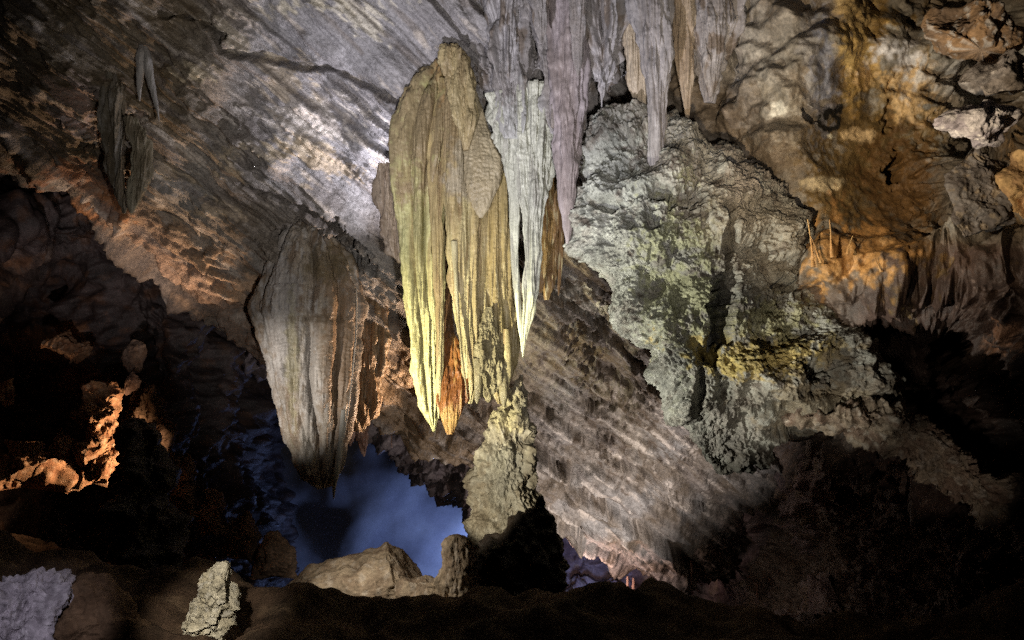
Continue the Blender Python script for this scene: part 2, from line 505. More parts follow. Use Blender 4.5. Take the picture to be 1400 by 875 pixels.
# ---- right wall with its alcove, ledges and dark recesses
cx = [900, 960, 1040, 1120, 1200, 1280, 1350, 1420, 1520, 1720]
ry_ = [-260, -100, 0, 100, 200, 280, 350, 400, 450, 520, 590, 650, 720, 800, 900, 1020]
YT = [
    [8.6, 7.9, 7.4, 7.2, 7.0, 7.0, 7.4, 7.2, 6.2, 5.4],
    [8.7, 8.0, 7.5, 7.2, 7.1, 7.2, 7.6, 7.4, 6.4, 5.5],
    [8.8, 8.0, 7.55, 7.3, 7.3, 7.6, 7.9, 7.6, 6.5, 5.6],
    [8.9, 8.1, 7.6, 7.45, 7.6, 7.7, 8.1, 7.8, 6.7, 5.6],
    [9.4, 8.2, 7.7, 7.6, 7.8, 7.8, 8.1, 7.8, 6.8, 5.7],
    [10.5, 8.5, 7.8, 7.5, 7.7, 7.8, 7.9, 7.4, 6.4, 5.4],
    [11.8, 9.2, 7.9, 7.3, 7.3, 7.3, 7.0, 6.6, 5.7, 4.8],
    [12.8, 10.2, 8.2, 7.4, 7.3, 7.2, 6.9, 6.6, 5.8, 4.9],
    [13.5, 11.6, 8.8, 7.9, 8.5, 8.6, 7.2, 6.6, 5.9, 5.0],
    [14.5, 13.0, 10.5, 8.6, 9.4, 9.6, 8.2, 6.9, 6.0, 5.0],
    [15.0, 14.2, 12.2, 9.4, 8.8, 9.6, 9.0, 7.6, 6.2, 5.0],
    [15.5, 15.0, 13.8, 11.4, 9.8, 8.4, 8.6, 8.2, 6.4, 5.1],
    [15.8, 15.5, 14.4, 12.2, 10.6, 9.0, 8.0, 7.5, 6.4, 5.1],
    [16.0, 15.5, 14.0, 11.6, 10.0, 8.8, 8.2, 7.4, 6.4, 5.1],
    [14.0, 13.4, 11.6, 9.8, 8.8, 8.0, 7.6, 7.0, 6.2, 5.0],
    [11.0, 10.0, 8.8, 8.0, 7.6, 7.2, 6.9, 6.5, 6.0, 5.0]]
rows = [[(cx[j], ry_[i], YT[i][j]) for j in range(len(cx))] for i in range(len(ry_))]


def poly_dist(px, py, pts):
    dd = np.full(px.shape, 1e3)
    for (x0, y0), (x1, y1) in zip(pts[:-1], pts[1:]):
        L2 = (x1 - x0) ** 2 + (y1 - y0) ** 2 + 1e-6
        tt = np.clip(((px - x0) * (x1 - x0) + (py - y0) * (y1 - y0)) / L2, 0, 1)
        dd = np.minimum(dd, np.hypot(px - x0 - tt * (x1 - x0), py - y0 - tt * (y1 - y0)))
    return dd


def rwall_disp(G, n, u, v, px, py):
    alcove = sst(1.25, .6, np.hypot((px - 1190) / 110, (py - 200) / 150))
    lowr = sst(330, 420, py)
    r = 1 - .72 * alcove
    h = nz(FBM, G, 1.5) * .13 * r + nz(RIDGE, G, .7, off=.3) * .035 * r
    h += nz(SRIDGE, G, .9, off=.2) * -.045 * r + nz(KNOB, G, .5, off=.2) * .035 * r * (.3 + .9 * lowr)
    qb = G * np.array([.45, .45, 1.0])
    t = G[..., 2] * 2.3 + nz(FBM, qb, 1.2, off=.9) * .5; fr = t - np.floor(t)
    h += (fr - sst(.8, 1, fr)) * .16 * sst(1230, 1300, px) * sst(420, 330, py)
    h += nz(FBM, G, .22, off=.7) * .014 * r * (1 + lowr) + nz(FBM, G, .09, off=.2) * .003
    h += sst(370, 400, py) * sst(1120, 1180, px) * (nz(KNOB, G, .35, off=.5) * .035 + nz(RIDGE, G, .3, off=.15) * .03)
    jag = sst(1215, 1275, px) * sst(360, 300, py)
    h -= jag * (.10 * sst(.7, 1.7, nz(RIDGE, G * np.array([.6, .6, 1.3]), .6, off=.73)) + .04 * sst(.8, 1.7, nz(RIDGE, G, .25, off=.23)))
    h += pits(px, py, [(1222, 230, 15, 19, .5), (1105, 158, 9, 12, .2), (1215, 150, 10, 30, .10), (1260, 480, 70, 55, .5), (1000, 20, 10, 80, .25)], G)
    return h


def rwall_tint(G, px, py, u, v):
    w = sst(-1, 1, nz(FBM, G, 1.2, off=.35))
    t = mixc(np.broadcast_to(np.array((.30, .27, .23)), G.shape), (.18, .14, .10), w)
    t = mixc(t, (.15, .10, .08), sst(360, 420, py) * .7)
    t = mixc(t, (.085, .05, .04), np.maximum(sst(1130, 1200, px) * sst(372, 400, py), sst(1175, 1230, px) * sst(318, 345, py)) * .9)  # dark coral tone, deepened to paint in the shade of the recess
    q = G * np.array([1, 1, .3])
    st = blobs(px, py, [(1195, 190, 120, 170, (.17, .11, .04), .95), (1235, 260, 60, 90, (.18, .095, .035), .8), (1180, 60, 50, 90, (.40, .25, .08), .9),
                        (1122, 90, 28, 90, (.20, .21, .27), .85), (1060, 90, 60, 120, (.27, .24, .20), .7),
                        (1170, 20, 26, 40, (.52, .38, .18), .8), (1165, 62, 24, 30, (.60, .42, .17), .9), (1250, 115, 60, 36, (.58, .38, .18), .95),
                        (1225, 70, 30, 26, (.62, .60, .62), .9), (1170, 185, 22, 9, (.70, .52, .30), 1), (1118, 250, 28, 8, (.66, .55, .36), .9), (1139, 187, 6, 4, (.8, .75, .6), 1),
                        (1065, 152, 12, 9, (.75, .7, .6), 1), (1150, 350, 70, 45, (.52, .28, .10), .9), (1320, 110, 70, 30, (.55, .52, .50), .8), (1330, 50, 60, 20, (.48, .34, .22), .8),
                        (1385, 250, 30, 50, (.52, .32, .14), .9), (1370, 460, 24, 20, (.52, .26, .15), .8), (1330, 250, 50, 60, (.22, .20, .18), .8)], G, .2, .9)
    for wt, c in st: t = mixc(t, c, wt)
    wb = sst(1.25, 1.9, nz(RIDGE, G, .4, off=.27)) * sst(1130, 1230, px) * sst(325, 360, py)
    t = mixc(t, (.42, .30, .25), wb * .8)
    # black marks on the alcove wall: a blot and a figure like a 5
    d5 = poly_dist(px, py, [(1148, 145), (1147, 152), (1131, 153), (1129, 160)])
    d5b = poly_dist(px, py, [(1120, 160), (1122, 172), (1134, 178), (1146, 172), (1147, 162), (1140, 158)])
    rg = nz(FBM, G, .08) * .8
    k = np.maximum(sst(5.5, 3.5, d5 + rg), sst(4, 2.2, d5b + rg))
    t = mixc(t, BLACK, k)
    return t


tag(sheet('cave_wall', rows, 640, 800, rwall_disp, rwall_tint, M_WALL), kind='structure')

# ---- far left wall under the slab
cx = [-420, -250, -100, 0, 80, 160, 240, 320, 400, 470]
ry_ = [-60, 150, 260, 330, 400, 460, 540, 620, 700, 780, 880, 1000]
YT = [
    [7.0, 9.0, 10.5, 11.0, 11.5, 12.0, 12.5, 13.5, 17.5, 27.0],
    [6.5, 8.0, 9.2, 10.0, 10.8, 11.4, 12.0, 13.0, 18.0, 28.0],
    [6.0, 7.6, 8.9, 9.6, 10.3, 11.0, 11.6, 13.2, 18.0, 28.0],
    [6.0, 7.6, 8.8, 9.4, 10.2, 10.7, 11.4, 13.2, 18.0, 28.0],
    [6.0, 7.8, 10.0, 11.3, 11.8, 11.0, 11.5, 13.2, 18.0, 28.0],
    [6.0, 8.0, 11.0, 12.3, 12.6, 12.0, 11.9, 13.4, 18.5, 28.0],
    [6.0, 8.0, 11.2, 12.6, 12.8, 12.6, 12.2, 13.6, 19.0, 28.0],
    [6.0, 8.0, 11.0, 12.4, 12.7, 12.7, 12.4, 13.8, 19.0, 28.0],
    [6.0, 7.8, 10.4, 11.6, 12.2, 12.4, 12.3, 13.6, 19.0, 28.0],
    [6.0, 7.2, 9.0, 10.4, 11.0, 11.4, 11.8, 13.2, 18.0, 28.0],
    [5.5, 6.4, 7.6, 8.8, 9.6, 10.4, 11.0, 12.0, 14.5, 19.0],
    [5.0, 5.8, 6.8, 7.8, 8.6, 9.4, 10.2, 11.5, 14.0, 18.0]]
rows = [[(cx[j], ry_[i], YT[i][j]) for j in range(len(cx))] for i in range(len(ry_))]


def lwall_disp(G, n, u, v, px, py):
    h = nz(FBM, G, 1.8, off=.6) * .2 + nz(RIDGE, G, .8, off=.2) * .05 + nz(SRIDGE, G, .9, off=.5) * -.05
    q = G * np.array([.4, 1, 1]); t = (G[..., 2] + .5 * G[..., 0]) * 2.2 + nz(FBM, q, 1.0, off=.4) * .6; fr = t - np.floor(t)
    h += (fr - sst(.75, 1, fr)) * .05
    return h + nz(FBM, G, .25, off=.8) * .015 + nz(FBM, G, .12) * .005


for r_ in rows:
    r_[8] = (r_[8][0] - 10, r_[8][1], r_[8][2] * 1.3); r_[7] = (r_[7][0], r_[7][1], r_[7][2] * 1.1)
for r_ in rows:
    for k_ in range(len(r_)): r_[k_] = (r_[k_][0], r_[k_][1], r_[k_][2] + (.9 if r_[k_][1] < 450 else .3))
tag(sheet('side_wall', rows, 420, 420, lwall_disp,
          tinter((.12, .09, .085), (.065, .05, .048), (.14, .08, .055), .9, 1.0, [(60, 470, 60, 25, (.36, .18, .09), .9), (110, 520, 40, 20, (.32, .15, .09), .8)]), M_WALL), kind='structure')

# ---- far chamber behind: wall and roof
rows = []
for py, dY in ((380, -2), (500, -.6), (600, 0), (700, .3), (780, 0), (900, -1)):
    rows.append([(px, py, 25 + dY + c) for px, c in ((240, -6), (380, -1.5), (500, 0), (620, 1), (760, 0.5), (880, -1), (1000, -5), (1100, -9))])


def back_disp(G, n, u, v, px, py):
    return nz(SMOOTH, G, 5.0, off=.1) * .35 + nz(SMOOTH, G, 1.6, off=.4) * .03


tag(sheet('back_wall', rows, 320, 220, back_disp, tinter((.34, .34, .36), (.27, .27, .30), None, 2.0, 1.0), M_FAR), kind='structure')

# roof of the far chamber that drops behind the lip
rows = [[(x + 30, y - 150, Y - 1) for x, y, Y in ((330, 520, 15), (450, 555, 15.5), (520, 580, 16), (580, 640, 16.3), (630, 690, 16), (690, 760, 15.5), (740, 790, 15.5))],
        [(x + 10, y - 60, Y) for x, y, Y in ((330, 520, 15), (450, 555, 15.5), (520, 590, 16), (580, 640, 16.3), (630, 690, 16), (690, 760, 15.5), (740, 790, 15.5))],
        [(x, y, Y + .4) for x, y, Y in ((330, 500, 15), (450, 540, 15.5), (520, 590, 16), (580, 650, 16.3), (635, 694, 16), (690, 760, 15.5), (740, 800, 15.5))],
        [(x, y - 20, Y + 2.5) for x, y, Y in ((330, 500, 15), (450, 540, 15.5), (520, 590, 16), (580, 650, 16.3), (635, 694, 16), (690, 760, 15.5), (740, 800, 15.5))]]
tag(sheet('chamber_roof', rows, 300, 160, lambda G, n, u, v, px, py: nz(FBM, G, 1.4) * .16 + nz(RIDGE, G, .6, off=.2) * .08 + nz(FBM, G, .15) * .02,
          tinter((.30, .25, .26), (.22, .17, .16), (.36, .30, .30), .9, .4), M_WALL), kind='structure')

# low wall of the side passage on the right
rows = []
for py, dY in ((600, -1.0), (680, -.4), (740, .2), (800, .2), (860, -1.5), (940, -3)):
    rows.append([(px, py, 17.5 + dY + c) for px, c in ((690, 2.0), (760, 1.2), (830, .4), (900, -.8), (980, -2.2), (1060, -4), (1160, -6))])
tag(sheet('passage_wall', rows, 320, 200, lambda G, n, u, v, px, py: nz(FBM, G, 2.0) * .25 + nz(RIDGE, G, .8, off=.2) * .10 + nz(FBM, G, .2) * .03,
          tinter((.32, .25, .25), (.24, .17, .17), (.36, .28, .22), 1.0, .5), M_WALL), kind='structure')

# ---- floor: one sheet of mud and rubble with a mound in front
xs = np.concatenate([np.linspace(-14, -6, 60, endpoint=False), np.linspace(-6, 6, 360, endpoint=False), np.linspace(6, 14, 60)])
ys = np.concatenate([np.linspace(-4, 3, 40, endpoint=False), np.linspace(3, 10, 260, endpoint=False), np.linspace(10, 34, 140)])
X, Yg = np.meshgrid(xs, ys)
crest = spl(X.ravel(), [-14, -5, -3.2, -2.2, -1.4, -.6, .4, 1.2, 2.0, 3.0, 5, 14], [.9, .55, .33, .24, .05, .06, .17, .20, .02, -.15, .2, .8]).reshape(X.shape)
Z = -0.75 + (crest + .75) * np.exp(-((Yg - 6.6) / np.where(Yg < 6.6, 2.4, .7)) ** 2) - 2.2 * sst(8.6, 13, Yg) - 3.6 * sst(13, 22, Yg)
Z -= .5 * sst(5, 0, Yg)
Z += sst(3.5, 9, np.abs(X)) * 1.3 * sst(4, 9, Yg) + sst(2.5, 6, -X) * .8 * sst(7, 11, Yg)
G = np.stack([X, Yg, Z], -1)
Gz = G.copy()
Z = Z + nz(FBM, G, 1.1, off=.15) * .07 + nz(RIDGE, G, .8, off=.45) * .02 + nz(KNOB, G, .9, off=.6) * .02 + nz(FBM, G, .2) * .005
G[..., 2] = Z
pxx, pyy = proj(G)
tf = tinter((.09, .055, .035), (.05, .032, .02), (.12, .08, .05), .7, 1.0)(G, pxx, pyy, 0, 0)
tag(link_mesh('cave_floor', G.reshape(-1, 3), grid_faces(len(ys), len(xs)), tf.reshape(-1, 3), M_FLOOR), kind='structure')

# ================================================================== THINGS
# ---- rock mass hanging on the right
mass_t = tinter((.34, .33, .29), (.24, .22, .185), (.13, .11, .09), .5, 1.0,
                [(850, 330, 70, 150, (.42, .43, .37), .6), (830, 240, 50, 60, (.38, .39, .35), .6), (930, 400, 50, 100, (.36, .36, .21), .8), (900, 520, 50, 60, (.35, .35, .31), .6),
                 (1040, 480, 85, 26, (.46, .35, .13), 1), (980, 490, 30, 18, (.50, .39, .14), 1), (1050, 440, 60, 30, (.32, .30, .17), .8), (1030, 300, 50, 60, (.28, .25, .20), .7),
                 (1180, 540, 60, 50, (.20, .16, .12), .8), (1000, 600, 50, 40, (.30, .27, .24), .7), (1130, 560, 80, 30, (.26, .21, .14), .7), (1050, 230, 50, 40, (.26, .23, .20), .8)], .3, rag=1.3)
HO = [(985, 425, 20, 36, 1.0), (974, 480, 13, 26, .5), (957, 520, 7, 45, .3), (998, 330, 8, 50, .4), (890, 300, 14, 20, .18), (930, 270, 36, 16, .3), (905, 262, 22, 10, .3), (1000, 385, 10, 30, .2),
      (1015, 160, 14, 14, .2), (1085, 390, 22, 12, .22), (820, 280, 26, 9, .25), (1120, 510, 20, 16, .15), (990, 540, 14, 24, .12), (1065, 560, 30, 14, .2)]
mass = body('rock_mass', [(165, 815, 905), (200, 805, 990), (250, 800, 1065), (290, 787, 1090), (330, 796, 1105), (380, 816, 1125), (420, 838, 1140), (470, 868, 1160), (510, 889, 1222),
                          (540, 912, 1238), (560, 925, 1215), (580, 940, 1110), (600, 948, 1062), (625, 956, 1040), (642, 964, 1015), (650, 975, 1000)], 7.75, mass_t, M_CORAL, ratio=.42, nr=560, nt=700,
            chunk=.07, chunk_size=.8, coral=.016, coral_size=.10, rough=.016, rough_size=.25, grain=.006, cracks=.10, seed=3, holes=HO, ystretch=.75)
tag(mass, 'broad knobbly grey green rock mass bulging from the right wall with yellow crust', 'rock mass')

# lower lit rim of that wall, running down to the right
rim = body('rock_ridge', [(548, 1170, 1200), (570, 1085, 1262), (590, 1150, 1285), (615, 1215, 1318), (645, 1250, 1352), (680, 1300, 1395), (715, 1350, 1430), (750, 1400, 1450)], 7.5,
           tinter((.34, .27, .20), (.22, .15, .11), (.42, .36, .30), .35, 1.0), M_CORAL, ratio=.5, nr=240, nt=220, chunk=.05, chunk_size=.4, coral=.02, coral_size=.12, rough=.02, rough_size=.15, grain=.008, cracks=.08, seed=8, ystretch=.3)
tag(rim, 'brown knobbly rock rib curving down to the right over the dark hollow', 'rock rib')

# ---- bulging flowstone that carries the stalactites at the top
fl_t = tinter((.39, .37, .375), (.29, .265, .255), (.22, .18, .15), .5, .35, [(700, 170, 50, 60, (.50, .50, .48), .7), (730, 215, 60, 40, (.56, .57, .52), .7), (780, 120, 36, 120, (.32, .28, .26), .7)], .4)
fs = root('flowstone_cascade', P(760, -120, 8.0), 'grey lilac ribbed flowstone bulging from the ceiling above the hanging curtains', 'flowstone')
body('bulge', [(-260, 560, 1040), (-120, 590, 1030), (0, 618, 1000), (60, 632, 900), (110, 645, 850), (160, 656, 812), (200, 672, 800), (235, 690, 775), (265, 712, 752)], 8.35, fl_t, M_FLOW, fs, ratio=.35,
     nr=420, nt=420, flute=.075, flute_size=.2, vs=.16, rough=.022, rough_size=.2, grain=.01, chunk=.04, chunk_size=.9, seed=2, ystretch=.75)
body('lobe', [(-200, 690, 800), (-60, 700, 810), (40, 726, 806), (110, 742, 802), (180, 752, 800)], 7.75, fl_t, M_FLOW, fs, ratio=.6, nr=260, nt=180, flute=.05, flute_size=.14, vs=.08, rough=.01, seed=4, grain=.003)
body('lobe', [(-200, 640, 720), (0, 660, 715), (60, 668, 716), (130, 680, 720), (190, 690, 722)], 7.9, fl_t, M_FLOW, fs, ratio=.6, nr=260, nt=160, flute=.045, flute_size=.12, vs=.08, rough=.012, seed=5, grain=.003)
body('lobe', [(-200, 925, 1010), (0, 930, 1004), (60, 940, 1000), (110, 955, 985), (140, 962, 975)], 7.75, fl_t, M_FLOW, fs, ratio=.6, nr=220, nt=140, flute=.05, flute_size=.14, vs=.1, rough=.012, seed=6, grain=.003)

SG = 'stalactites hanging from the upper flowstone'


def stal(rows, Y, label, c=fl_t, mat=M_FLOW, name='stalactite', group=None, **k):
    a = dict(ratio=.8, nr=240, nt=110, flute=.03, flute_size=.11, vs=.07, rough=.006, grain=.002)
    a.update(k)
    return tag(body(name, rows, Y, c, mat, **a), label, 'stalactite', group)


lil = tinter((.40, .38, .385), (.31, .285, .28), None, .3, .2)
tan = tinter((.50, .42, .32), (.36, .28, .20), None, .3, .2)
stal([(-160, 880, 960), (0, 862, 912), (40, 868, 916), (90, 879, 918), (140, 885, 913), (190, 885, 908), (225, 885, 906), (242, 887, 900), (254, 891, 896)], 7.45,
     'longest lilac grey stalactite at upper right, round, its blunt tip before the rock mass', lil, seed=11, group=SG)
stal([(-120, 790, 850), (0, 798, 850), (50, 800, 852), (80, 805, 848), (110, 811, 840), (122, 816, 832), (128, 819, 827), (152, 821.5, 823.5)], 7.6,
     'ragged grey stalactite bundle with one thin needle tip over the dark alcove', fl_t, seed=12, flute=.07, flute_size=.13, group=SG)
stal([(-100, 845, 872), (0, 846, 876), (60, 850, 882), (100, 856, 884), (130, 864, 880), (150, 869, 879), (175, 871, 876), (198, 873, 875)], 7.65,
     'tan stalactite with pale edge just left of the longest lilac one', tan, seed=13, group=SG)
stal([(60, 872, 888), (120, 874, 886), (150, 875, 883), (190, 874.5, 879), (215, 875.5, 877.5)], 7.6,
     'very thin pale drip stalactite against the longest lilac one', tan, seed=14, nt=60, nr=160, group=SG)
stal([(-60, 918, 952), (30, 918, 950), (60, 921, 948), (100, 925, 949), (130, 931, 946), (155, 936, 944), (170, 938, 941), (190, 939, 940.5)], 7.65,
     'short brown stalactite with pale left edge, right of the longest lilac one', tan, seed=15, group=SG)
stal([(-40, 954, 985), (40, 957, 986), (90, 962, 982), (120, 967, 978), (132, 970, 974)], 7.6,
     'stubby grey stalactite nearest the right wall', fl_t, seed=16, group=SG)
stal([(-150, 735, 800), (0, 742, 803), (60, 748, 806), (110, 752, 804), (160, 757, 800), (210, 760, 795), (250, 764, 788), (290, 768, 784), (315, 771, 781), (333, 774, 777)], 7.6,
     'long smooth purple grey stalactite at the right end of the curtains', tinter((.38, .33, .34), (.30, .25, .24), None, .35, .15), ratio=.85, seed=17, flute=.022, rough=.012, group=SG)
stal([(-60, 775, 800), (20, 778, 800), (60, 782, 798), (90, 786, 795), (104, 789, 791)], 7.35, 'small dark stalactite high above the purple grey one', fl_t, seed=18, group=SG)
stal([(-60, 722, 752), (10, 727, 750), (40, 732, 747), (60, 737, 742)], 7.25, 'short stubby stalactite by the top edge of the photo', fl_t, seed=19, group=SG)

# ---- big left drapery
yel = tinter((.58, .55, .26), (.46, .41, .19), (.38, .31, .15), .35, .08, [(575, 170, 60, 110, (.30, .22, .13), .85), (570, 480, 40, 110, (.64, .58, .28), .6), (612, 95, 20, 40, (.34, .20, .08), .7)], .5)
yel2 = tinter((.54, .46, .24), (.40, .31, .15), (.33, .24, .12), .3, .08, [(620, 150, 30, 110, (.31, .23, .13), .85), (655, 220, 40, 60, (.42, .36, .25), .9)], .55)
amb = tinter((.30, .115, .03), (.20, .07, .02), (.40, .23, .08), .25, .1, [(612, 575, 16, 22, (.55, .34, .12), .7), (610, 390, 30, 90, (.09, .045, .02), 1)], .6)  # dark upper patch paints the shaded gap between the curtains
dr = root('flowstone_drapery', P(610, 65, 8.3), 'tall bell shaped yellow cave drapery, largest of the hanging curtains, amber tip', 'drapery')
body('curtain', [(72, 606, 616), (88, 592, 622), (105, 576, 626), (130, 556, 628), (160, 543, 628), (200, 536, 624), (250, 537, 614), (300, 542, 606), (350, 547, 603), (420, 556, 604), (480, 563, 603), (530, 570, 602), (560, 577, 600), (578, 586, 597), (590, 592, 595)],
     8.4, yel, M_CALC, dr, ratio=.85, nr=480, nt=260, folds=8, fold_amp=.36, flute=.022, flute_size=.14, vs=.06, rough=.003, rough_size=.2, grain=.0015, seed=21)
body('fold', [(110, 596, 622), (160, 590, 616), (220, 588, 607), (300, 590, 604), (380, 595, 606), (450, 597, 607), (520, 597, 605), (560, 598, 603), (572, 599, 601)],
     8.2, yel2, M_CALC, dr, ratio=1.0, nr=320, nt=110, flute=.03, flute_size=.10, vs=.05, rough=.01, seed=22)
body('amber_tip', [(300, 603, 612), (380, 603, 618), (450, 602, 620), (480, 602, 632), (520, 601, 642), (545, 599, 638), (565, 601, 630), (580, 605, 625), (594, 611, 619)],
     8.55, amb, M_CALC, dr, ratio=.3, lean=-.45, nr=240, nt=110, flute=.03, flute_size=.09, vs=.05, folds=5, seed=23)  # narrow upper part added as a dark backing to the gap
body('side_fringe', [(225, 516, 545), (270, 515, 548), (310, 520, 552), (330, 526, 556), (345, 534, 556), (360, 542, 556)], 8.55, tinter((.38, .30, .22), (.28, .21, .15), None, .2, .1), M_FLOW, dr, ratio=.6, nr=140, nt=90, flute=.04, flute_size=.10, seed=24)

d2 = root('flowstone_drapery', P(640, 65, 8.2), 'middle cave drapery with a smooth pale panel and ragged lower fringe, right of the largest', 'drapery')
body('apex_roll', [(62, 606, 626), (72, 600, 634), (90, 604, 640), (120, 612, 648), (150, 618, 652), (180, 626, 648), (205, 632, 642)], 8.0, tinter((.46, .37, .20), (.34, .26, .14), None, .25, .15), M_CALC, d2, ratio=.8, nr=180, nt=120, flute=.03, flute_size=.1, vs=.1, seed=25)
body('curtain', [(90, 614, 640), (150, 604, 650), (220, 602, 652), (300, 609, 656), (380, 617, 655), (440, 624, 656), (490, 630, 656), (530, 634, 652), (552, 639, 646)],
     8.2, yel2, M_CALC, d2, ratio=.7, nr=420, nt=200, folds=6, fold_amp=.36, flute=.022, flute_size=.12, vs=.05, rough=.003, grain=.0015, seed=26)
body('panel', [(125, 640, 652), (160, 634, 664), (200, 630, 680), (235, 632, 688), (262, 638, 680), (285, 646, 668), (298, 652, 660)], 8.12, tinter((.44, .37, .24), (.38, .31, .19), None, .4, .3), M_CALC, d2, ratio=.5, nr=200, nt=140, flute=.008, rough=.006, grain=.003, seed=27)
body('curtain', [(200, 650, 690), (260, 650, 697), (330, 648, 699), (390, 648, 700), (430, 652, 706), (470, 656, 712), (500, 660, 706), (528, 668, 698), (552, 680, 692)],
     8.3, tinter((.44, .36, .17), (.34, .26, .12), (.50, .42, .24), .25, .1, [(680, 300, 30, 60, (.36, .27, .12), .7)]), M_CALC, d2, ratio=.55, nr=360, nt=180, folds=6, fold_amp=.3, flute=.025, flute_size=.13, vs=.05, rough=.003, grain=.0015, seed=28)
crumb = tinter((.34, .29, .17), (.24, .20, .11), (.20, .16, .09), .12, .4)
body('fringe', [(420, 664, 672), (450, 656, 680), (490, 650, 688), (515, 651, 686), (532, 656, 680), (544, 662, 673), (550, 666, 669)], 8.1, crumb, M_GRAN, d2, ratio=.5, nr=200, nt=120, flute=.03, flute_size=.09, vs=.2, coral=.008, coral_size=.08, seed=29)
body('fringe', [(490, 646, 656), (520, 648, 660), (545, 649, 656), (552, 651, 653)], 8.05, crumb, M_CALC, d2, ratio=.7, nr=100, nt=60, seed=30)
body('fringe', [(500, 685, 690), (520, 682, 694), (540, 683, 694), (556, 687, 691)], 8.08, crumb, M_CALC, d2, ratio=.7, nr=100, nt=60, seed=31)
body('fringe', [(450, 688, 696), (500, 688, 700), (520, 690, 698), (532, 693, 695)], 8.1, yel2, M_CALC, d2, ratio=.7, nr=120, nt=60, seed=32)
body('edge_drip', [(330, 617, 626), (400, 622, 627), (450, 626.5, 630), (490, 630, 633.5), (520, 635, 637.5), (545, 639, 640)], 8.05, tinter((.50, .45, .28), (.34, .28, .15), None, .2, .3), M_CALC, d2, ratio=1, nr=160, nt=40, flute=.01, seed=33)

# ---- white pointed drapery right of centre
whi = tinter((.62, .62, .52), (.50, .50, .41), (.42, .41, .35), .3, .1, [(716, 450, 20, 60, (.76, .73, .46), .7)], .2)
d3 = root('flowstone_drapery', P(725, 170, 7.9), 'whitest drapery, narrowing to one sharp point, split by a dark slit', 'drapery')
body('blade', [(130, 692, 712), (180, 690, 718), (230, 693, 714), (270, 696, 712), (310, 697, 710), (350, 698, 709), (390, 701, 711), (430, 706, 714), (460, 710, 715), (482, 713, 715)], 8.02, whi, M_CALC, d3, ratio=.9, nr=360, nt=120, flute=.02, flute_size=.09, vs=.06, rough=.008, seed=35)
body('blade', [(120, 702, 762), (170, 700, 762), (210, 703, 758), (250, 707, 752), (280, 710, 748), (310, 715, 744), (345, 716, 740), (380, 714, 738), (420, 713, 731), (450, 713, 724), (475, 713.5, 718), (488, 714, 716)], 7.9, whi, M_CALC, d3, ratio=.5, nr=420, nt=200, folds=5, fold_amp=.3, flute=.03, flute_size=.11, vs=.08, rough=.012, seed=36)
body('fold', [(130, 668, 700), (180, 676, 704), (220, 686, 702), (245, 691, 700), (262, 694, 698)], 8.0, whi, M_CALC, d3, ratio=.7, nr=160, nt=100, flute=.04, flute_size=.1, vs=.1, rough=.02, seed=37)

# ---- amber fins behind the white point
d4 = root('flowstone_fins', P(755, 225, 8.2), 'thin amber orange fins hanging between the white point and purple grey stalactite', 'drapery')
for rws, yy, sd in (([(215, 748, 764), (260, 742, 766), (300, 738, 764), (340, 736, 756), (370, 735, 748), (400, 735, 742)], 8.2, 41), ([(230, 756, 770), (290, 752, 772), (330, 748, 770), (370, 744, 764), (395, 742, 756), (410, 744, 750)], 8.3, 42),
                    ([(260, 764, 772), (320, 764, 771), (360, 763, 769), (390, 762, 766), (404, 763, 764.5)], 8.15, 43)):
    body('fin', rws, yy, tinter((.27, .17, .065), (.17, .095, .04), (.44, .36, .20), .12, .1), M_CALC, d4, ratio=.45, nr=200, nt=90, folds=3, flute=.025, flute_size=.08, vs=.08, seed=sd)

# ---- hanging mass at left
gl = tinter((.36, .33, .29), (.24, .19, .14), (.46, .43, .40), .22, .05, [(395, 370, 40, 50, (.36, .34, .34), .6), (460, 450, 40, 120, (.30, .20, .11), .85), (450, 360, 40, 30, (.20, .16, .09), .8)], .7)
glw = tinter((.48, .44, .42), (.34, .29, .25), (.54, .50, .48), .18, .05)
glb = tinter((.30, .21, .12), (.22, .14, .08), (.36, .27, .18), .25, .08)
lc = root('hanging_flowstone', P(425, 325, 9.7), 'large brown and grey fluted flowstone cone hanging left of the yellow curtains', 'stalactite')
gl = tinter((.42, .36, .29), (.29, .22, .16), (.48, .44, .40), .22, .05, [(385, 430, 30, 120, (.46, .43, .41), .8), (425, 520, 14, 110, (.50, .46, .42), .9), (420, 620, 12, 40, (.48, .44, .38), .8), (400, 500, 10, 90, (.34, .30, .17), .7),
             (462, 470, 26, 130, (.30, .20, .12), .8), (450, 360, 45, 24, (.18, .14, .08), .8), (440, 436, 50, 6, (.14, .10, .06), .6)], .7)
body('cone', [(306, 405, 432), (316, 394, 446), (332, 384, 460), (352, 374, 472), (380, 364, 483), (410, 353, 492), (428, 350, 492), (436, 351, 490), (470, 360, 488), (510, 371, 486), (550, 380, 483), (590, 392, 475), (620, 402, 468), (645, 411, 461), (660, 424, 454), (668, 436, 446)], 9.6, gl, M_FLOW, lc,
     ratio=.75, nr=460, nt=300, folds=9, fold_amp=.27, flute=.02, flute_size=.2, vs=.04, rough=.006, grain=.002, seed=51)
body('collar', [(398, 358, 488), (410, 352, 492), (424, 348, 494), (432, 349, 493), (440, 354, 489)], 9.58, gl, M_FLOW, lc, ratio=.76, nr=70, nt=240, folds=9, fold_amp=.27, flute=.02, flute_size=.2, vs=.04, rough=.01, seed=51)
body('drip_tip', [(560, 466, 474), (610, 461, 469), (640, 457, 465), (665, 454, 460), (682, 455, 457)], 9.2, tinter(WHITE, CREAM, None, .2, .1), M_CALC, lc, ratio=1, nr=120, nt=50, flute=.012, seed=55)
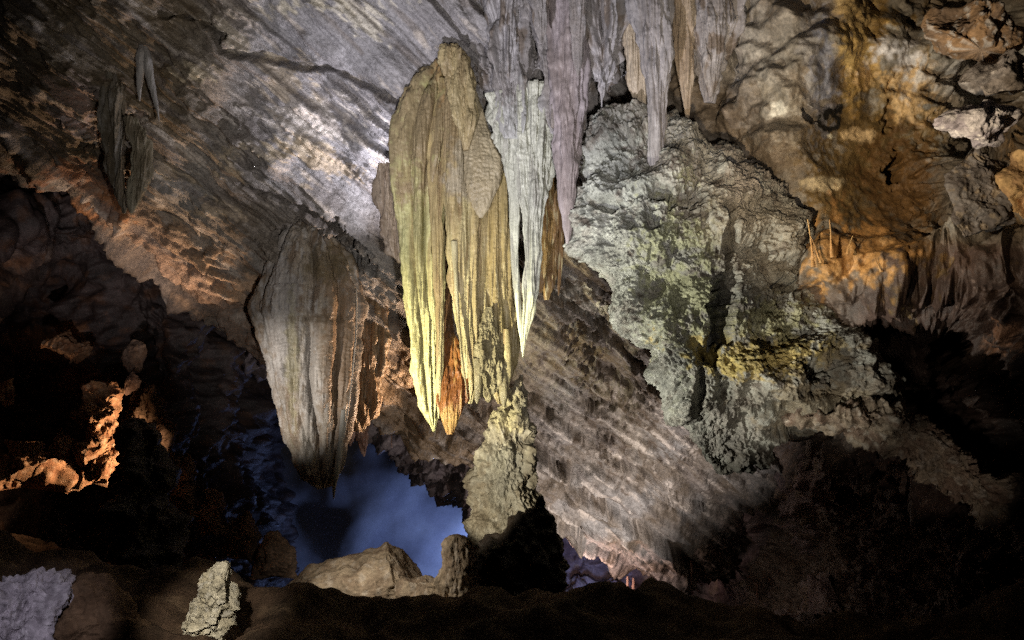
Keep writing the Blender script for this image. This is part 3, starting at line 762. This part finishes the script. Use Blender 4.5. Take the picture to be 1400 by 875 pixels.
body('edge_drip', [(395, 486, 488.5), (440, 486, 488.5), (500, 482, 484), (560, 475, 477), (600, 469, 471.5)], 9.2, tinter((.62, .56, .48), (.45, .38, .3), None, .2, .1), M_CALC, lc, ratio=1, nr=160, nt=36, flute=.012, seed=56)
lb = body('hanging_flowstone', [(370, 490, 512), (420, 482, 524), (480, 476, 526), (530, 470, 518), (565, 472, 512), (590, 476, 500)], 10.3, glb, M_FLOW, ratio=.5, nr=260, nt=160, flute=.05, flute_size=.16, vs=.08, rough=.02, seed=57)
tag(lb, 'brown flowstone web between the grey hanging cone and the yellow curtain', 'flowstone')

pnk = tinter((.50, .32, .25), (.34, .20, .15), None, .2, .1)
for i, (rws, yy, lab) in enumerate((
        ([(540, 484, 506), (570, 486, 507), (600, 490, 506), (616, 494, 502), (624, 497, 499)], 11.2, 'longest pink stalactite on the ceiling lip beside the grey cone'),
        ([(545, 470, 488), (580, 472, 487), (600, 474, 484), (610, 477, 480)], 11.1, 'pink stubby stalactite touching the grey cone, left in its row'),
        ([(535, 504, 520), (560, 506, 517), (576, 509, 514), (584, 511, 512)], 11.4, 'short pink stalactite just right of the longest pink one'),
        ([(535, 518, 534), (556, 521, 530), (566, 524, 527)], 11.6, 'tiny pink stalactite at the right end of the pink row'))):
    tag(body('stalactite', rws, yy, pnk, M_FLOW, ratio=.8, nr=120, nt=70, flute=.05, flute_size=.12, vs=.1, seed=60 + i), lab, 'stalactite', 'pink stalactites along the ceiling lip')
tag(body('soda_straw', [(550, 534, 537), (590, 534.3, 536.6), (612, 535, 536)], 11.8, pnk, M_CALC, ratio=1, nr=60, nt=24, seed=66, rough=.004), 'thin straw stalactite hanging alone before the blue chamber', 'stalactite')

# thin straws on the right hand lip
for i, (x, y0, y1, yy, lab) in enumerate(((1035, 798, 822, 13.2, 'thin straw at the far right of the lit lip'), (945, 766, 800, 13.8, 'longer pale straw on the lit lip above the dark floor'), (925, 762, 786, 13.8, 'short pale straw on the lit lip, left of the longer one'))):
    tag(body('soda_straw', [(y0, x - 2, x + 2), ((y0 + y1) / 2, x - 1.5, x + 1.5), (y1, x - .6, x + .6)], yy, pnk, M_CALC, ratio=1, nr=60, nt=24, seed=70 + i, rough=.006), lab, 'stalactite', 'straws on the right lip')

# ---- upper left hanging piece
ul = tinter((.22, .19, .14), (.15, .12, .08), (.28, .25, .21), .25, .08)
u1 = root('hanging_flowstone', P(165, 120, 8.5), 'greenish grey flowstone blade hanging at the upper left of the slab', 'flowstone')
body('blade', [(92, 146, 160), (112, 138, 170), (140, 135, 178), (180, 138, 176), (220, 142, 172), (250, 150, 172), (280, 162, 176), (292, 167, 172)], 8.3, ul, M_FLOW, u1, ratio=.5, nr=220, nt=140, flute=.05, flute_size=.14, vs=.08, seed=75)
body('lobe', [(160, 168, 188), (180, 172, 198), (205, 180, 206), (235, 180, 206), (260, 176, 198), (280, 176, 188), (292, 178, 182)], 8.1, tinter((.32, .28, .20), (.22, .18, .12), None, .2, .1), M_FLOW, u1, ratio=.6, nr=180, nt=120, flute=.04, flute_size=.12, vs=.1, seed=76)
for i, (rws, lab) in enumerate((([(62, 190, 196), (78, 186, 200), (95, 186, 198), (115, 187, 194), (138, 190, 191.5)], 'shorter grey drip of a pair at the upper left of the slab'),
                                ([(64, 196, 202), (80, 196, 207), (105, 200, 210), (130, 207, 214), (150, 213, 217), (166, 217, 218.5)], 'longer curved grey drip of a pair at the upper left of the slab'))):
    tag(body('stalactite', rws, 8.1, tinter((.44, .41, .38), (.36, .34, .32), None, .2, .1), M_FLOW, ratio=.8, nr=120, nt=60, flute=.02, seed=78 + i), lab, 'stalactite', 'pair of drips at the upper left')

# ---- the stalagmite column
stg = tinter((.34, .30, .22), (.24, .20, .14), (.40, .36, .28), .3, .6, [(690, 650, 30, 50, (.46, .44, .36), .6), (690, 560, 30, 30, (.50, .43, .24), .7)], .15)
sm = root('stalagmite', P(705, 850, 8.9), 'tall thick sand coloured stalagmite standing under the curtains, crooked top', 'stalagmite')
body('stem', [(532, 700, 714), (548, 694, 720), (565, 680, 723), (585, 668, 725), (606, 660, 727), (630, 654, 731), (670, 651, 733), (700, 649, 739), (730, 643, 752), (760, 642, 764), (790, 648, 764), (830, 645, 768), (890, 640, 780)], 8.9, stg, M_GRAN, sm,
     ratio=.85, nr=420, nt=260, flute=.035, flute_size=.16, vs=.35, rough=.012, rough_size=.18, grain=.006, chunk=.03, chunk_size=.4, seed=81)
body('knob', [(512, 707, 715), (522, 702, 718), (540, 699, 720), (560, 698, 722), (585, 696, 724)], 8.75, stg, M_GRAN, sm, ratio=.9, nr=140, nt=110, rough=.01, rough_size=.15, grain=.005, chunk=.02, chunk_size=.25, seed=82)
body('rib', [(700, 728, 742), (725, 728, 757), (755, 732, 768), (785, 730, 764), (820, 728, 766), (870, 730, 770)], 8.75, stg, M_GRAN, sm, ratio=.8, nr=180, nt=120, rough=.012, rough_size=.15, grain=.005, chunk=.03, chunk_size=.35, seed=83)
body('foot', [(740, 646, 660), (770, 645, 664), (800, 646, 668), (850, 644, 672)], 8.6, stg, M_GRAN, sm, ratio=.8, nr=120, nt=90, rough=.02, seed=84, grain=.01)

foot_shade = tinter((.045, .032, .022), (.025, .018, .014), None, .3, 1)  # near-black tint stands in for the shadow on the stalagmite foot
sd_ = body('boulder', [(678, 738, 743), (692, 724, 748), (706, 708, 752), (722, 690, 757), (735, 668, 762), (742, 652, 766), (760, 650, 768), (785, 656, 766), (815, 650, 772), (860, 640, 780)], 7.7, foot_shade, M_GRAN, ratio=.5, nr=180, nt=140, chunk=.03, chunk_size=.3, rough=.025, seed=88)  # added boulder, stands in for the shadow on the foot
tag(sd_, 'black boulder added in place of the shadow on the foot of the tall stalagmite', 'boulder')

brn = tinter((.40, .32, .22), (.29, .22, .15), (.46, .39, .30), .35, .6)
s2 = body('stalagmite', [(733, 616, 628), (745, 611, 640), (765, 606, 645), (790, 600, 646), (815, 596, 646), (870, 585, 648)], 9.6, brn, M_ROCK, ratio=.8, nr=200, nt=140, chunk=.02, chunk_size=.4, rough=.01, flute=.02, vs=.2, seed=85)
tag(s2, 'short blunt brown stalagmite close left of the tall one', 'stalagmite')
s3 = body('stalagmite', [(724, 157, 161), (740, 152, 166), (760, 148, 171), (775, 147, 172), (790, 150, 170), (830, 140, 176)], 9.5, tinter((.48, .25, .13), (.36, .17, .09), None, .2, .5), M_GRAN, ratio=.8, nr=140, nt=100, rough=.03, chunk=.03, chunk_size=.25, seed=86)
tag(s3, 'small pointed orange stalagmite in the dark lower left', 'stalagmite')
s4 = body('stalagmite', [(573, 182, 200), (585, 172, 214), (610, 168, 226), (640, 168, 228), (680, 160, 232), (760, 150, 245), (860, 140, 255)], 8.9, tinter((.05, .04, .035), (.035, .028, .025), None, .4, .5), M_GRAN, ratio=.7, nr=220, nt=140, rough=.03, chunk=.05, chunk_size=.5, seed=87)  # near-black colour paints it as an unlit silhouette
tag(s4, 'dark round topped stalagmite with its shade put in the colour beside the orange lit block', 'stalagmite')
for i, (x, lab) in enumerate(((858, 'left one of two thin pale stalagmites in the lit side passage'), (866, 'right one of two thin pale stalagmites in the lit side passage'))):
    tag(body('stalagmite', [(788 + 2 * i, x - 1.2, x + 1.2), (800, x - 2, x + 2), (850, x - 3, x + 3)], 13.5, pnk, M_GRAN, ratio=1, nr=60, nt=40, seed=90 + i, rough=.01), lab, 'stalagmite', 'thin stalagmites in the side passage')

# ---- boulders and blocks


def rock(rows, Y, label, c, cat='boulder', name='boulder', group=None, **k):
    mt = k.pop('mat', M_ROCK)
    a = dict(ratio=.8, nr=200, nt=160, chunk=.025, chunk_size=.5, rough=.012, rough_size=.25, grain=.003, coral=.0, facets=12)
    a.update(k)
    return tag(body(name, rows, Y, c, mt, **a), label, cat, group)


rock([(743, 550, 562), (749, 526, 580), (757, 494, 588), (769, 452, 595), (785, 408, 598), (810, 380, 590), (835, 375, 600), (880, 370, 610)], 10.4, 'flat sloping tan slab in front of the blue chamber', brn, chunk=.02, chunk_size=.7, facets=7, seed=101)
rock([(775, 580, 602), (785, 562, 616), (800, 548, 620), (830, 540, 622), (880, 530, 630)], 9.8, 'low rounded brown rock at the foot of the short stalagmite', brn, seed=102)
rock([(768, 296, 308), (778, 286, 318), (795, 276, 325), (812, 270, 326), (830, 256, 319), (848, 249, 316), (865, 250, 309), (885, 256, 304), (930, 250, 312)], 5.6, 'pale cream upright rock lit brightly in the lower left foreground', tinter((.60, .54, .41), (.48, .42, .30), (.62, .57, .47), .2, .6), chunk=.02, chunk_size=.3, rough=.02, rough_size=.15, grain=.006, cracks=.01, facets=3, seed=103)
rock([(786, 20, 50), (800, 0, 78), (830, -30, 84), (870, -60, 74), (930, -70, 70)], 5.2, 'violet grey ribbed boulder cut by the lower left corner', tinter((.40, .36, .40), (.28, .25, .28), (.50, .46, .50), .15, .2), facets=5, chunk=.03, chunk_size=.4, flute=.03, flute_size=.12, vs=.25, seed=104)
rock([(788, 88, 120), (805, 70, 150), (840, 62, 190), (900, 55, 215)], 5.5, 'dim brown boulder beside the violet grey one', tinter((.16, .10, .06), (.10, .06, .035), None, .3, 1), seed=105)
rock([(784, 150, 170), (795, 136, 178), (815, 130, 178), (830, 140, 166), (850, 150, 160)], 9.2, 'rough orange rock under the small pointed stalagmite', tinter((.38, .20, .12), (.26, .13, .08), (.45, .28, .2), .15, 1), coral=.02, coral_size=.15, seed=106)
rock([(755, 70, 100), (770, 66, 126), (790, 80, 130), (805, 100, 122)], 8.6, 'dim pinkish rubble lump in the dark lower left', tinter((.26, .17, .13), (.18, .11, .08), None, .2, 1), coral=.02, coral_size=.15, seed=107)
org = tinter((.46, .28, .16), (.34, .18, .10), (.54, .38, .26), .25, 1)
rock([(520, 138, 166), (540, 120, 168), (565, 100, 168), (590, 118, 168), (620, 110, 170), (645, 96, 172), (658, 90, 170), (668, 110, 150)], 9.8, 'orange lit upright rock block at the left, straight right edge', org, coral=.03, coral_size=.25, chunk=.05, seed=110, nr=260, nt=240)
rock([(600, 30, 50), (620, 14, 60), (640, -20, 90), (655, -40, 110), (668, -30, 100)], 9.6, 'orange knobbly shelf of rock at the left edge', org, coral=.03, coral_size=.22, chunk=.07, seed=111)
rock([(575, 60, 76), (590, 58, 86), (615, 72, 112), (640, 84, 126), (655, 90, 120)], 9.7, 'small knobbly lump between the shelf and the upright block', org, coral=.025, coral_size=.16, seed=112)
rock([(445, 60, 75), (458, 50, 100), (475, 72, 122), (490, 95, 134), (500, 104, 120)], 11.2, 'dim orange knobbly rock alone in the black hollow', org, coral=.03, coral_size=.22, seed=113)
rock([(520, -20, 10), (535, -10, 24), (550, 5, 34), (560, 14, 30)], 10.0, 'small orange rock at the left edge above the shelf', org, coral=.02, coral_size=.15, seed=114)
rock([(465, 172, 188), (480, 163, 196), (498, 165, 198), (510, 175, 192)], 11.0, 'small rounded brown rock above the tilted pale one', tinter((.30, .22, .17), (.22, .15, .11), None, .2, 1), seed=115)
rock([(502, 182, 196), (515, 170, 196), (530, 162, 184), (540, 160, 172)], 10.6, 'small tilted pale pink rock on top of the orange block', tinter((.46, .32, .26), (.36, .24, .19), None, .2, 1), seed=116)
rock([(528, 190, 212), (545, 170, 225), (575, 164, 230), (610, 168, 232), (650, 170, 235)], 10.8, 'broad dim brown rock behind the dark round stalagmite', tinter((.26, .18, .12), (.18, .12, .08), None, .2, 1), seed=117, coral=.05)
for i, (x, y, w, h, yy, lab) in enumerate(((245, 640, 22, 36, 11.0, 'dim grey rock at the left foot of the slope'), (330, 715, 30, 26, 11.6, 'dim brown rubble rock midway down the slope'), (290, 690, 24, 22, 11.2, 'dim brown rock above the midway one on the slope'),
                                           (375, 745, 34, 22, 11.6, 'dim brown rock next to the flat tan slab'), (215, 600, 16, 22, 10.6, 'dim narrow rock beside the dark round stalagmite'))):
    rock([(y - h * .9, x - w * .3, x + w * .2), (y - h * .4, x - w * .8, x + w * .7), (y + h * .2, x - w, x + w), (y + h, x - w * .7, x + w * .9), (y + h * 2, x - w * .9, x + w)], yy, lab, tinter((.30, .21, .15), (.2, .14, .1), None, .3, 1), coral=.02, coral_size=.2, seed=120 + i, nr=140, nt=120)

# stacked blocks at the upper right
blk = tinter((.30, .27, .26), (.20, .17, .15), (.50, .46, .44), .3, .5)
rock([(132, 1305, 1350), (145, 1284, 1376), (160, 1280, 1388), (178, 1290, 1392), (192, 1320, 1386), (200, 1340, 1370)], 6.15, 'white faced wedge of rock jutting out at upper right', tinter((.62, .58, .60), (.40, .36, .40), (.70, .66, .66), .2, .6), chunk=.03, chunk_size=.5, facets=18, cracks=.03, seed=130, ratio=.6)
rock([(198, 1300, 1380), (230, 1292, 1392), (280, 1290, 1384), (320, 1300, 1375), (345, 1315, 1350)], 6.5, 'dark grey block under the white faced wedge', tinter((.20, .18, .17), (.13, .11, .10), (.25, .2, .15), .3, 1), chunk=.03, chunk_size=.5, facets=18, cracks=.03, seed=131, ratio=.5)
rock([(5, 1295, 1370), (20, 1262, 1385), (45, 1256, 1392), (70, 1268, 1388), (80, 1280, 1380)], 6.2, 'topmost brown ledge block at upper right', tinter((.34, .22, .13), (.20, .14, .10), (.46, .42, .40), .2, .4), chunk=.03, chunk_size=.5, facets=18, cracks=.03, seed=132, ratio=.6)
rock([(84, 1310, 1400), (100, 1290, 1420), (120, 1300, 1440), (135, 1330, 1440)], 6.3, 'grey ledge block between the topmost one and the white wedge', blk, chunk=.03, chunk_size=.5, facets=18, cracks=.03, seed=133, ratio=.6)
rock([(205, 1392, 1430), (235, 1374, 1450), (265, 1370, 1460), (290, 1380, 1460), (310, 1400, 1450)], 6.3, 'orange lit block at the right edge of the photo', tinter((.52, .34, .16), (.36, .22, .11), None, .2, .6), chunk=.03, chunk_size=.5, facets=18, cracks=.03, seed=134, ratio=.6)

# orange calcite whiskers on the alcove sill
for i, (x0, y0, x1, y1, w, lab) in enumerate(((1112, 365, 1104, 300, 4, 'tallest thin orange calcite finger at the left of the sill'), (1122, 360, 1106, 318, 3, 'leaning thin orange calcite finger crossing the tallest'),
                                              (1138, 352, 1134, 300, 3.5, 'straight thin orange calcite finger mid sill'), (1158, 348, 1166, 322, 3, 'pale calcite finger leaning right on the sill'),
                                              (1205, 372, 1196, 352, 3.5, 'short stubby orange calcite finger at the right of the sill'))):
    n_ = 40; s_ = np.linspace(0, 1, n_)
    rws = [(y1 + (y0 - y1) * q, x1 + (x0 - x1) * q + 4 * math.sin(3 * q + i) * q * (1 - q) - .75 * w * (.2 + .8 * q * q), x1 + (x0 - x1) * q + 4 * math.sin(3 * q + i) * q * (1 - q) + .75 * w * (.2 + .8 * q * q)) for q in (0, .35, .7, 1)]
    tag(body('stalagmite', rws, 6.95, tinter((.62, .40, .18), (.48, .26, .10), None, .15, .3), M_FLOW, ratio=1, nr=70, nt=40, rough=.02, rough_size=.08, seed=140 + i), lab, 'stalagmite', 'calcite fingers on the orange sill')

# ================================================================== LIGHT


def aim(o, tgt):
    from mathutils import Vector
    o.rotation_euler = (Vector(tgt) - o.location).to_track_quat('-Z', 'Y').to_euler()


def spot(name, loc, tgt, e, col, deg=60, blend=.6, rad=.06):
    l = bpy.data.lights.new(name, 'SPOT'); l.energy = e; l.color = col; l.spot_size = math.radians(deg); l.spot_blend = blend; l.shadow_soft_size = rad
    o = bpy.data.objects.new(name, l); COL.objects.link(o); o.location = loc; aim(o, tgt); return o


def point(name, loc, e, col, rad=.1):
    l = bpy.data.lights.new(name, 'POINT'); l.energy = e; l.color = col; l.shadow_soft_size = rad
    o = bpy.data.objects.new(name, l); COL.objects.link(o); o.location = loc; return o


# unseen floodlight low on the left of the visitors' path, aimed up at the curtains
spot('unseen_flood', (-3.6, 5.4, .3), P(610, 500, 8.3), 2150, (1.0, .95, .70), 36, 1.0)
# unseen lamp added to brighten the cone hanging on the left
spot('unseen_flood', (-4.6, 5.6, .6), P(415, 520, 9.6), 650, (1.0, .93, .84), 26, .9)
# faint unseen lamp added to lift the rock under the left lip
spot('unseen_flood', (-3.4, 5.4, .9), P(130, 370, 10.2), 240, (1.0, .86, .84), 34, 1.0)
# narrow lamp added to light the tall stalagmite alone
spot('unseen_flood', (-1.45, 4.7, .5), P(690, 650, 8.9), 620, (1.0, .92, .74), 20, .4)
# broad fill lamp added near the camera for the vault
spot('unseen_flood', (.5, .6, 1.3), P(610, 150, 9), 850, (1.0, .95, .90), 62, .9, .12)
# lamp hidden behind the big curtain, raking the slab up to the left
spot('unseen_flood', P(592, 340, 8.95), P(450, 90, 8.6), 190, (.92, .90, 1.0), 120, 1.0, .05)
# lamp added down behind the mound to light the tilted slab
spot('unseen_flood', (2.2, 10.4, -1.3), P(820, 590, 12.2), 400, (1.0, .91, .87), 112, .8, .08)
spot('unseen_flood', (-1.9, 8.7, .5), P(540, 775, 10.0), 60, (1.0, .90, .78), 110, .8, .05)  # small lamp added to brighten the flat slab and short stalagmite
spot('orange_lamp', P(335, 600, 9.6), P(190, 260, 9.0), 260, (1.0, .70, .48), 50, .9, .05)
# warm unseen lamp behind the stalagmite raking along the lip to the left
spot('unseen_flood', P(690, 640, 10.5), P(230, 290, 9.2), 500, (1.0, .70, .48), 62, .8, .05)
# cool unseen lamp low on the path for the upper flowstone
spot('unseen_flood', (-1.6, 3.6, .5), P(690, 20, 8), 1250, (.91, .90, 1.0), 56, .9, .06)
# unseen lamp for the right hand rock mass
spot('unseen_flood', (-1.8, 5.8, .5), P(920, 430, 7.6), 900, (1.0, .99, .86), 50, .8)
spot('unseen_flood', (1.3, 4.6, .45), P(1110, 500, 7.6), 190, (1.0, .92, .76), 34, .9)  # fill lamp added for the right side of the mass
spot('unseen_flood', (3.3, 4.6, .4), P(1290, 640, 7.5), 40, (1.0, .85, .70), 26, .9)  # small lamp added to bring out the rock rib
# unseen warm lamp placed in mid-air for the alcove and the stacked blocks
spot('unseen_flood', P(985, 340, 4.8), P(1240, 70, 7.2), 360, (1.0, .80, .54), 90, 1.0)
# blue lamp of the far chamber
point('blue_lamp', P(630, 768, 24.8), 150, (.32, .46, 1.0), .3)
spot('blue_lamp', P(800, 846, 15.4), P(795, 775, 17.6), 120, (.27, .43, 1.0), 70, .8, .2)
# pink lamp of the side passage
spot('pink_lamp', P(790, 845, 12.4), P(820, 735, 14.4), 150, (1.0, .70, .62), 100, .8, .1)
# orange lamp at the left
spot('orange_lamp', P(335, 650, 9.8), P(140, 620, 9.8), 380, (1.0, .62, .36), 64, .8)
# small white lamp for the near boulders
spot('path_lamp', (-1.5, 2.2, 2.0), P(288, 828, 5.6), 420, (1.0, .93, .80), 15, .6)
spot('path_lamp', (-1.6, 2.2, 1.9), P(25, 850, 5.2), 170, (.92, .88, 1.0), 20, .6)

w = bpy.data.worlds.new('World'); SC.world = w; w.use_nodes = True
w.node_tree.nodes['Background'].inputs['Color'].default_value = (.020, .018, .022, 1)
w.node_tree.nodes['Background'].inputs['Strength'].default_value = .1

SC.view_settings.view_transform = 'Standard'; SC.view_settings.look = 'None'
SC.view_settings.exposure = 0.15; SC.view_settings.gamma = 1
SC.render.engine = 'CYCLES'
SC.cycles.use_denoising = False
SC.cycles.sample_clamp_indirect = .25; SC.cycles.max_bounces = 3; SC.cycles.diffuse_bounces = 2; SC.cycles.glossy_bounces = 1
